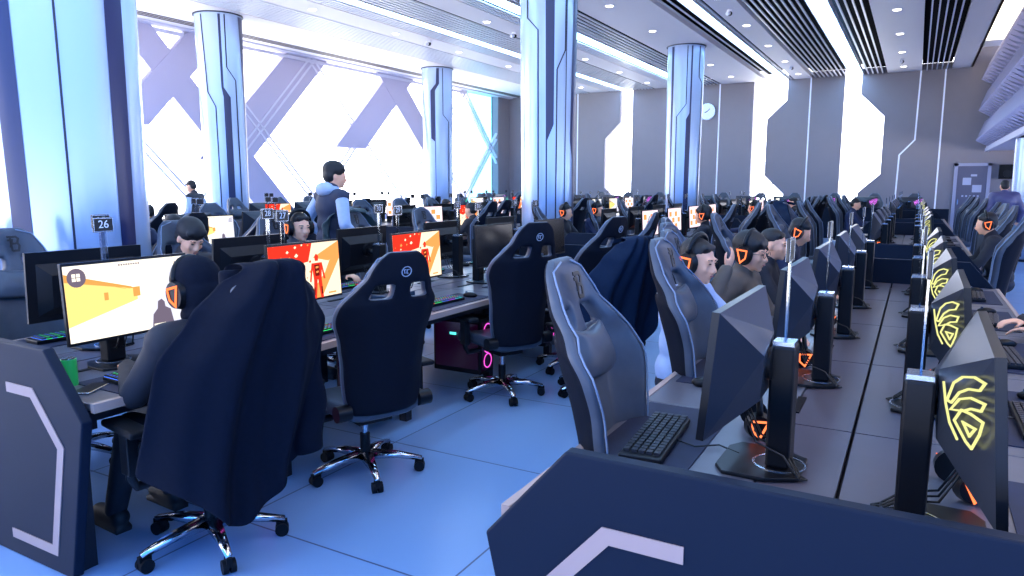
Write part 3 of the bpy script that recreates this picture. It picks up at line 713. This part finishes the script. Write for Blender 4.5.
for ti,cx in enumerate(TX):
    for si in range(3):
        for k,y in enumerate(Ys[si]):
            for sd in (1,-1):
                y_=y+(.2 if sd<0 else 0)-(.03 if ti==0 and sd>0 else 0)
                near=(si==0 and ti<2); rz=0 if sd>0 else PI
                where='%s seat, %s side, %s %s'%(ORD[k],SIDE[sd] if ti else ('walkway' if sd>0 else 'aisle'),SN[si],TS[ti])
                rnd=random.Random(ti*100+si*20+k*2+sd)
                armour= (ti!=1) or sd<0 and False
                kind='off';glow='none'
                if ti==0: glow='yellow' if sd>0 else 'none'
                if ti==1 and sd>0 and si==0: kind=['game','art','art','off','off'][k]
                elif ti>=1 and sd>0: kind=rnd.choice(['menu','menu','art','off','game'])
                if ti==2 and sd<0 and si==0: glow='green'
                if ti==3 and sd<0: glow='green' if rnd.random()<.4 else 'none'
                st='armour' if (ti==0 or glow!='none') else 'slim'
                jr=rnd.uniform(-.05,.05)*(.4 if ti==0 else 1)
                desc={'game':'monitor showing yellow corridor game','art':'monitor showing red figure picture','off':'dark monitor','menu':'monitor with pale bright screen'}[kind]
                if glow!='none': desc='monitor with glowing %s emblem'%glow
                monitor(cx+sd*.175-(.05 if ti==0 and sd<0 else 0)*0,y_,rz+jr,st,glow,kind,'%s at %s'%(desc,where))
                num=None
                if ti==1 and si==0: num=(['26','27','29','31','33'] if sd>0 else ['25','28','30','32','34'])[k]
                sign(cx+sd*.175,y_,.745+.398,rz+PI*0,'number sign on acrylic pole, %s'%where,num)
                if ti<2 or (ti==2 and si==0):
                    md='plain' if ti==0 else ('rgb' if k else 'green')
                    prop('kb'+md,lambda md=md:make_kb(md),cx+sd*.57,y_-.03*sd,.751,rz+rnd.uniform(-.1,.1),'keyboard in front of %s'%where,'keyboard','keyboards on the desks')
                    o=bpy.data.objects.new('mouse_mat',MATM); col.objects.link(o); o.location=(cx+sd*.57,y_+.06,.7452); tag(o,'dark mouse mat under keyboard, %s'%where,'mouse mat','mouse mats on the desks')
                    prop('mouse',make_mouse,cx+sd*.6,y_+sd*.33,.75,rz+PI+rnd.uniform(-.3,.3),'black mouse, %s'%where,'mouse','mice on the desks')
                    if not(near and ti==1): prop('headset',make_headset,cx+sd*.30,y_+.30,.70,rz+.3,'black headset on desk, %s'%where,'headset','headsets on the desks')
                if ti<2 and si==0: prop('pc',make_pc,cx+sd*.45,y_+.46,.13,rz,'black computer with magenta fans, %s'%where,'computer','computers under the desks')
                if (ti,si,sd,k) in skipchair: continue
                if ti==0 and sd>0 and si==0 and k==0: pass
                if ti==0:
                    x=cx+sd*(1.03+rnd.uniform(-.03,.10)); a=(PI if sd>0 else 0)+rnd.uniform(-.2,.2)
                else:
                    x=cx+sd*(1.0+rnd.uniform(-.03,.14)); a=(PI if sd>0 else 0)+rnd.uniform(-.35,.35)
                if ti==1 and sd<0 and si==0: x=cx-.98; a=rnd.uniform(-.12,.12)
                for qx,qy in ((-5.42,3.05),(-5.38,10.8),(-5.4,18.75),(-13,10.6),(-13,18.5)):
                    if abs(x-qx)<1.35 and abs(y_-qy)<.9: x=cx+sd*.66; a=(PI if sd>0 else 0)
                lb='grey and black gaming chair at %s'%where
                if ti==0 and sd>0 and si>0: x-=.27
                chair(x,y_,a,lb,near=(si==0 and ti<2))
# placed chairs
c1=(-2.66,1.98,R(170))
chair(.50,8.42,R(176),'gaming chair pushed in at the gap between two walkway side desk sections')
chair(*c1,'gaming chair under a draped black coat with a hooded player',2)
chair(-2.60,2.95,R(158),'empty navy gaming chair seen from behind beside the coat covered chair',True,s=.95)
chair(-2.68,4.62,R(152),'empty navy gaming chair with round badge left of the grey chair',True)
chair(-2.55,5.62,R(165),'dark gaming chair just behind the round badge chair',True)
chair(-2.6,6.5,R(195),'tall dark gaming chair turned beside the second desk end',True)
chair(-.60,2.27,R(3),'empty grey leather gaming chair nearest the foreground desk panel',True)
chair(-.60,3.34,R(0),'grey leather gaming chair of the player with blue headband',True)
chair(*(-2.1,5.05,R(150)),'gaming chair in the aisle covered by a navy coat',True,s=.87)
chair(-.76,4.0,R(2),'grey leather gaming chair behind the player in pale blue top',True)
chair(-1.0,4.72,R(-4),'grey leather gaming chair behind the player in brown coat',True)
c9=(-2.1,5.05,R(150))
# far bench facing the wall
t=empty('far_wall_desk',(-6.6,23.3,0),label='long dark desk across the hall in front of the far wall',cat='desk')
MB().box(-7.6,7.4,-.35,.35,.7,.745).build('desk_top',M_desk,t); MB().box(-7.6,7.4,-.36,-.33,.05,.95).build('modesty_panel',M_panel,t)
for k in range(13):
    x=-13.6+1.12*k; monitor(x,23.1,PI/2,'armour','purple','off','monitor with purple emblem, %s from the left along the far wall desk'%OR2[k])
    chair(x+.1,24.2,-PI/2+random.uniform(-.2,.2),'dark gaming chair, %s from the left behind the far wall desk'%OR2[k],group='chairs behind the far wall desk')
#PEOPLE
# ------------------------------------------------------------------ coats
def coat(x,y,rz,name,label,m,wid=1.,zb=.34,sleeve=1,seed=1,side=1,zt=1.385,cs=1.):
    t=empty(name,(x,y,0),rz,label=label,cat='coat')
    ph=seed*1.7
    def fn(u,v):
        us=u*side
        zbot=zb+.34*abs(us-.12)**1.7+.03*math.sin(us*7+ph)
        tt=max(0,(v-.86)/.14); q=min(1,v/.86)
        z=zbot+(zt-zbot)*q
        hv=max(0,min(1,(z/cs-Z0)/HB))
        w=wid*lerp([(0,.37),(.3,.37),(.55,.36),(.78,.26),(.92,.165),(1,.11)],q)
        fold=(.042*math.sin(us*8+ph+1.2*math.sin(q*3))+.024*math.sin(us*17+2*ph+q*2))*(1.05-q*.75)+.012*math.sin(q*9+us*5)*(1-q)
        k=max(0,abs(u)-.5)/.5
        xb=backx(hv)-.125-fold-.03*(1-q)
        xx=xb+k**1.6*(.17 if q<.95 else .08)
        xx+=.19*math.sin(tt*PI/2); z-=.05*tt*tt*tt+ .015*k
        return Vector((xx,u*w*(1-.15*tt),z))
    th=thick(30,30,fn,lambda u,v:Vector((.018,0,-.004))).build('coat_body',m,t,fix=False); subd(th,1)
    if sleeve:
        sy=-side
        b=thick(10,18,lambda u,v:Vector((-.33-.03*math.cos(PI*u/2)*0-.05*math.sqrt(max(0,1-u*u))-.12*v, sy*(.30-.12*v*v)*wid+u*(.075-.0*v)+.012*math.sin(v*14),.42+.72*v)),lambda u,v:Vector((.05+.05*math.sqrt(max(0,1-u*u)),0,0))).build('sleeve',m,t,fix=False); subd(b,1)
        hb=thick(12,6,lambda u,v:Vector((-.50-.03*math.sqrt(max(0,1-u*u)),u*.15,1.16+.13*v)),lambda u,v:Vector((.05,0,0))).build('hood',m,t,fix=False); subd(hb,1)
    return t
M_coat=mat('coat_black',(15,20,33),.85,spec=.1,noise=.25,nscale=50); M_coat2=mat('coat_navy',(16,34,58),.8,spec=.15,noise=.2,nscale=40)
M_puff=mat('coat_olive',(62,78,80),.5,noise=.15,nscale=12)
LEAN=math.tan(R(21)); HB=.86
coat(*c1,'black_coat','big black hooded coat draped over the front chair back',M_coat,1.0,.24,1,2,1,1.33)
LEAN=L0; HB=.91
coat(*c9,'navy_coat','navy coat hanging over chair between the two grey leather chairs',M_coat2,.95,.30,0,4,1,1.25,.87)
coat(TX[1]-1.0-.02,5.55,R(5),'olive_jacket','shiny olive puffer jacket over a chair behind the headset player',M_puff,1.2,.6,0,5)
coat(TX[0]-1.05,9.6+1.2,0.1,'dark_coat','dark blue coat on a chair behind the crouching player',M_coat2,1.0,.5,0,6)
# ------------------------------------------------------------------ people
def blob(mb,name,m,parent,vox,sm=4):
    me=mb.mesh(name,m); o=bpy.data.objects.new(name,me); col.objects.link(o)
    r=o.modifiers.new('r','REMESH'); r.mode='VOXEL'; r.voxel_size=vox; r.use_smooth_shade=True
    s_=o.modifiers.new('s','SMOOTH'); s_.iterations=sm; s_.factor=.5
    dg=bpy.context.evaluated_depsgraph_get(); n=bpy.data.meshes.new_from_object(o.evaluated_get(dg)); bpy.data.objects.remove(o)
    n.materials.clear(); n.materials.append(m); n.name=name
    o=bpy.data.objects.new(name,n); col.objects.link(o); o.parent=parent; return o
def head_mb(mb,T,n=16):
    E=lambda c,r: mb.ell(c,r,n,0,T)
    E((-.015,0,.025),(.094,.074,.092)); E((.022,0,-.02),(.066,.064,.088)); E((.03,0,-.062),(.052,.05,.045)); E((.064,0,-.094),(.02,.022,.018))
    mb.cap((.082,0,.008),(.104,0,-.034),.009,.013,8,0,T); 
    for s in (-1,1):
        E((.098,s*.012,-.036),(.010,.009,.008)); E((.078,s*.03,.022),(.013,.024,.008)); E((.06,s*.036,-.03),(.022,.02,.022)); E((-.008,s*.078,-.012),(.018,.010,.030))
        E((.079,s*.031,.002),(.008,.015,.006))
    E((.083,0,-.058),(.012,.024,.007)); E((.08,0,-.069),(.012,.020,.007))
def hair_mb(mb,T,style,n=16):
    E=lambda c,r: mb.ell(c,r,n,0,T)
    if style=='short':
        E((-.022,0,.049),(.0935,.0775,.078)); E((-.045,0,.0),(.066,.074,.07)); mb.cap((.05,-.042,.075),(.05,.042,.075),.018,.018,8,0,T)
    elif style=='crop':
        E((-.02,0,.046),(.092,.0755,.076)); E((-.05,0,.012),(.058,.069,.058)); mb.cap((.05,-.04,.078),(.05,.04,.078),.018,.018,8,0,T)
    elif style=='mop':
        E((-.02,0,.055),(.108,.09,.088)); E((-.045,0,.0),(.075,.086,.08)); mb.cap((.058,-.048,.07),(.058,.048,.07),.025,.025,8,0,T); mb.cap((.074,-.036,.055),(.078,.03,.06),.012,.012,8,0,T)
    elif style=='hood':
        E((-.025,0,.045),(.115,.098,.10)); E((-.05,0,-.03),(.09,.095,.11)); E((-.03,0,-.1),(.09,.10,.06))
def hand_mb(mb,wrist,fdir,up,side,curl=.5,sc_=1.):
    f=Vector(fdir).normalized(); u=Vector(up); u=(u-f*u.dot(f)).normalized(); r=f.cross(u)
    W=Vector(wrist); 
    T=Matrix(((f.x,r.x,u.x,W.x),(f.y,r.y,u.y,W.y),(f.z,r.z,u.z,W.z),(0,0,0,1)))@Matrix.Scale(sc_,4)
    mb.ell((.045,0,0),(.052,.04,.015),12,0,T)
    for k,(yy,L) in enumerate(((-.028,.068),(-.0095,.078),(.0095,.074),(.028,.058))):
        p=Vector((.082,yy,0)); a=0
        for seg,l in enumerate((L*.45,L*.32,L*.23)):
            a+=curl*(.5 if seg==0 else .75); q=p+Vector((math.cos(a)*l,0,-math.sin(a)*l)); mb.cap(p,q,.0088-.0008*seg,.0082-.0008*seg,8,0,T); p=q
    s=side
    mb.cap((.02,s*.03,-.004),(.055,s*.058,-.014),.011,.010,8,0,T); mb.cap((.055,s*.058,-.014),(.082,s*.062,-.02),.010,.008,8,0,T)
def ik(a,b,l1,l2,pole):
    a=Vector(a);b=Vector(b);d=b-a;L=min(d.length,(l1+l2)*.995); d.normalize(); b=a+d*L
    x=(l1*l1-l2*l2+L*L)/(2*L); h=math.sqrt(max(0,l1*l1-x*x)); p=Vector(pole); p=(p-d*p.dot(d)).normalized()
    return a+d*x+p*h,b
def person(loc,rz,label,jacket,trousers,hairstyle='short',seated=True,lean=.15,hp=.15,hy=0,hands=((.48,.16,.80),(.48,-.16,.80)),vox=.012,sc_=1.,hz=.56,headset=None,glasses=False,hood=None,vest=None,hairm=None,puffy=0,twist=0,legs=True,curl=.5,hips=0,foot=.40):
    t=empty('person',loc,rz,label=label,cat='person'); t.scale=(sc_,)*3
    V=Vector
    d=V((math.sin(lean),0,math.cos(lean)))
    if seated: hip=V((hips,0,hz))
    else: hip=V((0,0,.93))
    ch=hip+d*.36; nk=hip+d*.50+V((.0,0,0)); hc=nk+V((.045+.03*math.sin(lean),0,.145))+V((math.sin(hp)*.04,0,-.02*math.sin(abs(hp))))
    sh=[hip+d*.45+V((0,s*.175,0)) for s in (1,-1)]
    Hm=Matrix.Translation(hc)@Matrix.Rotation(hy,4,'Z')@Matrix.Rotation(hp,4,'Y')
    skin=MB(); jk=MB(); p=puffy
    # head + neck + inner body
    head_mb(skin,Hm); skin.cap(nk-d*.05,hc+V((-.02,0,-.05)),.055,.052,12)
    skin.cap(hip+d*.05,ch,.10,.11,10); skin.cap(sh[0],sh[1],.05,.05,8); skin.cap(ch,nk,.09,.06,10)
    jk.ell(hip+d*.06,(.135+p,.175+p,.13),16); jk.ell(hip+d*.2,(.125+p,.165+p,.14),16); jk.ell(ch+V((0,0,-.0)),(.135+p,.19+p,.16),16)
    jk.cap(sh[0],sh[1],.078+p*.6,.078+p*.6,12); jk.cap(nk-d*.06,nk+V((.008,0,.03)),.085,.068,14)
    for i,s in enumerate((1,-1)):
        el,wr=ik(sh[i],hands[i],.29,.26,(-.25,s*.55,-1))
        skin.cap(sh[i],el,.04,.036,8); skin.cap(el,wr,.035,.026,8)
        fd=(wr-el).normalized(); 
        if wr.z<hip.z+.5 and seated: fd=V((fd.x,fd.y,min(fd.z,-.05))).normalized()
        upv=V((0,0,1)) if abs(fd.z)<.8 else V((1,0,0))
        hand_mb(skin,wr-fd*.0,fd,upv,s*(1),curl)
        am=jk if vest is None else None
        tgt=jk if vest is None else MB()
        tgt.cap(sh[i],el,.064+p*.5,.054+p*.4,12); tgt.cap(el,wr-fd*.005,.053+p*.4,.040+p*.2,12)
        if vest is not None: blob(tgt,'sleeve',vest,t,vox,3)
        if seated:
            kn=V((hips+.43,s*.13,.53)); an=V((hips+foot,s*.14,.10))
        else: kn=V((.03+.04*s,s*.10,.49)); an=V((-.02+.10*s,s*.10,.09))
        if legs:
            skin.cap(hip+V((0,s*.09,0)),kn,.06,.045,8); skin.cap(kn,an,.042,.034,8)
            if i==0: tr=MB()
            tr.cap(hip+V((0,s*.085,-.02)),kn,.092,.068,12); tr.cap(kn,an,.066,.05,12)
            so=MB(); so.cap(an+V((-.03,0,-.035)),an+V((.15,0,-.045)),.045,.038,12); so.box(an.x-.07,an.x+.19,an.y-.042,an.y+.042,an.z-.10,an.z-.075)
            blob(so,'shoe',mat('shoe_black',(30,30,36),.6),t,.012,2)
    if legs: tr.ell(hip+V((0,0,-.02)),(.13,.17,.10),14); blob(tr,'trousers',trousers,t,vox,3)
    blob(skin,'body',M_skin,t,min(vox,.009) if vox<=.012 else vox,2)
    blob(jk,'jacket',jacket,t,vox,12)
    hm=MB(); hair_mb(hm,Hm,hairstyle); blob(hm,'hair' if hairstyle!='hood' else 'hood',hairm or M_hair,t,min(vox,.01),2)
    if hood: 
        hq=MB(); hq.ell(nk+V((-.07,0,.02)),(.075,.12,.07),14); hq.cap(nk+V((.02,.085,.01)),nk+V((.02,-.085,.01)),.03,.03,8); hq.cap(nk+V((.0,.09,.02)),nk+V((.10,.03,-.05)),.032,.028,8); hq.cap(nk+V((.0,-.09,.02)),nk+V((.10,-.03,-.05)),.032,.028,8); blob(hq,'hood',hood,t,vox,4)
    if vox<=.012:
        for s in (-1,1):
            MB().ell((.0865,s*.031,.003),(.006,.011,.0042),10).build('eye',M_eye,t).matrix_local=Hm
            MB().cap((.088,s*.018,.021),(.082,s*.046,.024),.0035,.0025,6).build('eyebrow',M_hair,t).matrix_local=Hm
        MB().cap((.0935,-.014,-.062),(.0935,.014,-.062),.0045,.0045,6).build('mouth',M_lip,t).matrix_local=Hm
    if glasses:
        g=MB()
        for s in (-1,1): g.stroke([(s*.034+.022*math.cos(2*PI*k/14),.002+.018*math.sin(2*PI*k/14)) for k in range(14)],.003,YZ(.101),.002,closed=True); g.tube([(.101,s*.056,.005),(-.01,s*.082,.0)],.0016,5)
        g.tube([(.103,-.012,.004),(.103,.012,.004)],.0016,5); g.build('glasses',M_black,t).matrix_local=Hm
    if headset:
        h=copy_tree(HS); Wm=Matrix.Translation(Vector(loc))@Matrix.Rotation(rz,4,'Z')@Matrix.Scale(sc_,4)@Hm@Matrix.Translation((-.012,0,-.133))@Matrix.Diagonal((1.15,1.13,1.36,1))
        h.matrix_world=Wm; tag(h,headset,'headset','headsets worn by players')
    return t
if 'headset' not in PT: PT['headset']=tree(make_headset())
HS=PT['headset']
J=lambda n,c,r=.75: mat('cloth_'+n,c,r,noise=.12,nscale=30)
jb=J('black',(24,26,38)); jn=J('navy',(20,34,70)); jo=J('olive_brown',(98,86,76)); jl=J('pale_blue',(176,188,214)); jd=J('charcoal',(52,54,62)); tr=J('trouser_dark',(26,28,40)); jg=J('grey_hood',(176,190,214)); jv=J('vest_navy',(44,50,72)); jp=mat('cloth_puffer',(84,82,120),.4); jbr=J('dark_brown',(52,44,46))
# hooded player front left (faces the game monitor)
person((-2.52,1.95,0),R(176),'hooded player in black leaning to the yellow game monitor, back turned',jb,tr,'hood',lean=.06,hp=.25,hy=.1,hands=((.46,.13,.80),(.52,-.18,.79)),hz=.52,hairm=M_coat,headset='headset with orange glow on the hooded player',puffy=.015,curl=.35,hips=.04,foot=.6)
# far side of second desk, facing the aisle
person((-4.62,3.28,0),R(0),'player with black fringe looking down behind the yellow game monitor',jbr,tr,'mop',lean=.22,hp=.5,hy=-.15,hz=.56,sc_=1.04)
person((-4.72,4.48,0),R(0),'player with cropped hair and headset behind the red figure monitor',jd,tr,'crop',lean=.12,hp=.08,hy=-.3,hz=.555,headset='black headset on the player with cropped hair',sc_=1.04)
# standing man in the window side aisle
person((-5.10,5.38,0),R(75),'standing man with thick dark hair, navy vest and pale grey hood',jv,tr,'mop',seated=False,lean=.03,hp=.1,hy=-.5,hands=((.12,.27,.98),(.15,-.25,.98)),vest=jl,hood=jg,sc_=1.075,vox=.014)
# right desk, aisle side
person((-1.08,3.84,0),R(-8),'player in pale blue top with short hair and blue headband headset',jl,tr,'crop',lean=.05,hp=.15,hy=-.1,hz=.52,sc_=1.03,headset='headset on the player in the pale blue top')
person((-1.03,4.62,0),R(-5),'smiling player in brown coat with glasses and glowing orange headset',jo,tr,'mop',lean=.2,hp=.12,hy=-.1,hz=.55,hands=((.46,.14,.79),(.10,-.30,1.10)),glasses=True,puffy=.02,headset='glowing orange headset on the player in brown coat')
person((-1.06,5.65,0),R(0),'player in black jacket beside the brown coat player',jb,tr,'short',lean=.2,hp=.05,hy=-.1,hz=.52)
person((-1.22,7.0,0),R(0),'player in navy jacket bent over keyboard with orange headset',jn,tr,'short',lean=.5,hp=.45,hz=.60,vox=.014,puffy=.03,headset='orange glowing headset on the bent over player in navy')
# walkway side of right desk (arm reaches past the glowing monitors)
person((1.12,4.9,0),R(183),'player in dark jacket at the right picture edge reaching to the keyboard',jbr,tr,'short',lean=.25,hp=.2,hands=((.50,.16,.82),(.52,-.14,.82)),puffy=.03)
person((.86,9.25,0),R(180),'player with orange headset hidden between the walkway side chairs',jb,tr,'short',lean=.25,hp=.2,vox=.016,headset='orange headset on the player between the walkway side chairs')
# players in the middle sections
person((-4.65,9.75,0),R(0),'first of two players in dark clothes left of the middle column foot',jb,tr,'short',lean=.1,hp=.1,hz=.56,vox=.016,headset='headset on first player by the middle column')
person((-4.65,10.95,0),R(0),'second of two players in dark clothes by the middle column foot',jn,tr,'short',lean=.12,hp=.1,hz=.56,vox=.016,headset='yellow orange headset on second player by the middle column')
person((-2.40,9.62,0),R(180),'player with thick black hair seen from behind facing pale monitors',jb,tr,'mop',lean=.05,hp=.05,hz=.56,vox=.016,headset='orange headset on player seen from behind')
person((-2.40,13.05,0),R(170),'player with blue headband seen from behind beyond the brown coat player',jn,tr,'short',lean=.05,hp=.05,hz=.56,vox=.018,headset='blue headband headset on distant player seen from behind')
for i,(x,y,rz,nm) in enumerate(((-6.1,4.4,PI,'at the third desk near the white column'),(-8.35,5.4,0,'at the window side of the third desk'),(-6.1,9.7,PI,'at the third desk, middle section'),(-8.35,12,0,'beyond the third desk, middle section'),(-1.2,16.7,0,'at the far section of the rightmost desk'),(-2.4,17.8,PI,'at the far section of the second desk'),(-9.6,6.5,PI,'at the window desk'))):
    person((x,y,0),rz,'seated dark haired player in dark clothes '+nm,[jb,jn,jbr][i%3],tr,'short',lean=.1,hp=.15,vox=.02)
person((-11.9,9.0,0),R(200),'man in grey top beside the bright windows at far left',jd,tr,'short',seated=False,lean=.1,hp=.4,hands=((.2,.2,1.0),(.2,-.2,1.0)),vox=.018,vest=jg)
person((1.5,17.0,0),R(100),'standing man in purple puffer jacket near the far door',jp,tr,'short',seated=False,hands=((.1,.3,.9),(.1,-.3,.9)),lean=0,vox=.016,puffy=.04)
# ------------------------------------------------------------------ small things
t=empty('soda_can',(-3.13,1.68,.745),label='green soft drink can by the front left desk panel',cat='can')
MB().cyl((0,0,0),(0,0,.115),.032,n=20).build('can_body',mat('can_green',(50,190,90),.3),t); MB().cyl((0,0,.115),(0,0,.12),.028,n=20).build('can_lid',M_silver,t)
t=empty('smartphone',(-2.98,1.68,.746),.5,label='black phone lying on desk in front of the soft drink can',cat='phone')
bevel(MB().box(-.04,.04,-.08,.08,0,.009).build('phone_body',M_silver,t),.003); MB().box(-.036,.036,-.075,.075,.009,.0095).build('phone_screen',M_black,t)
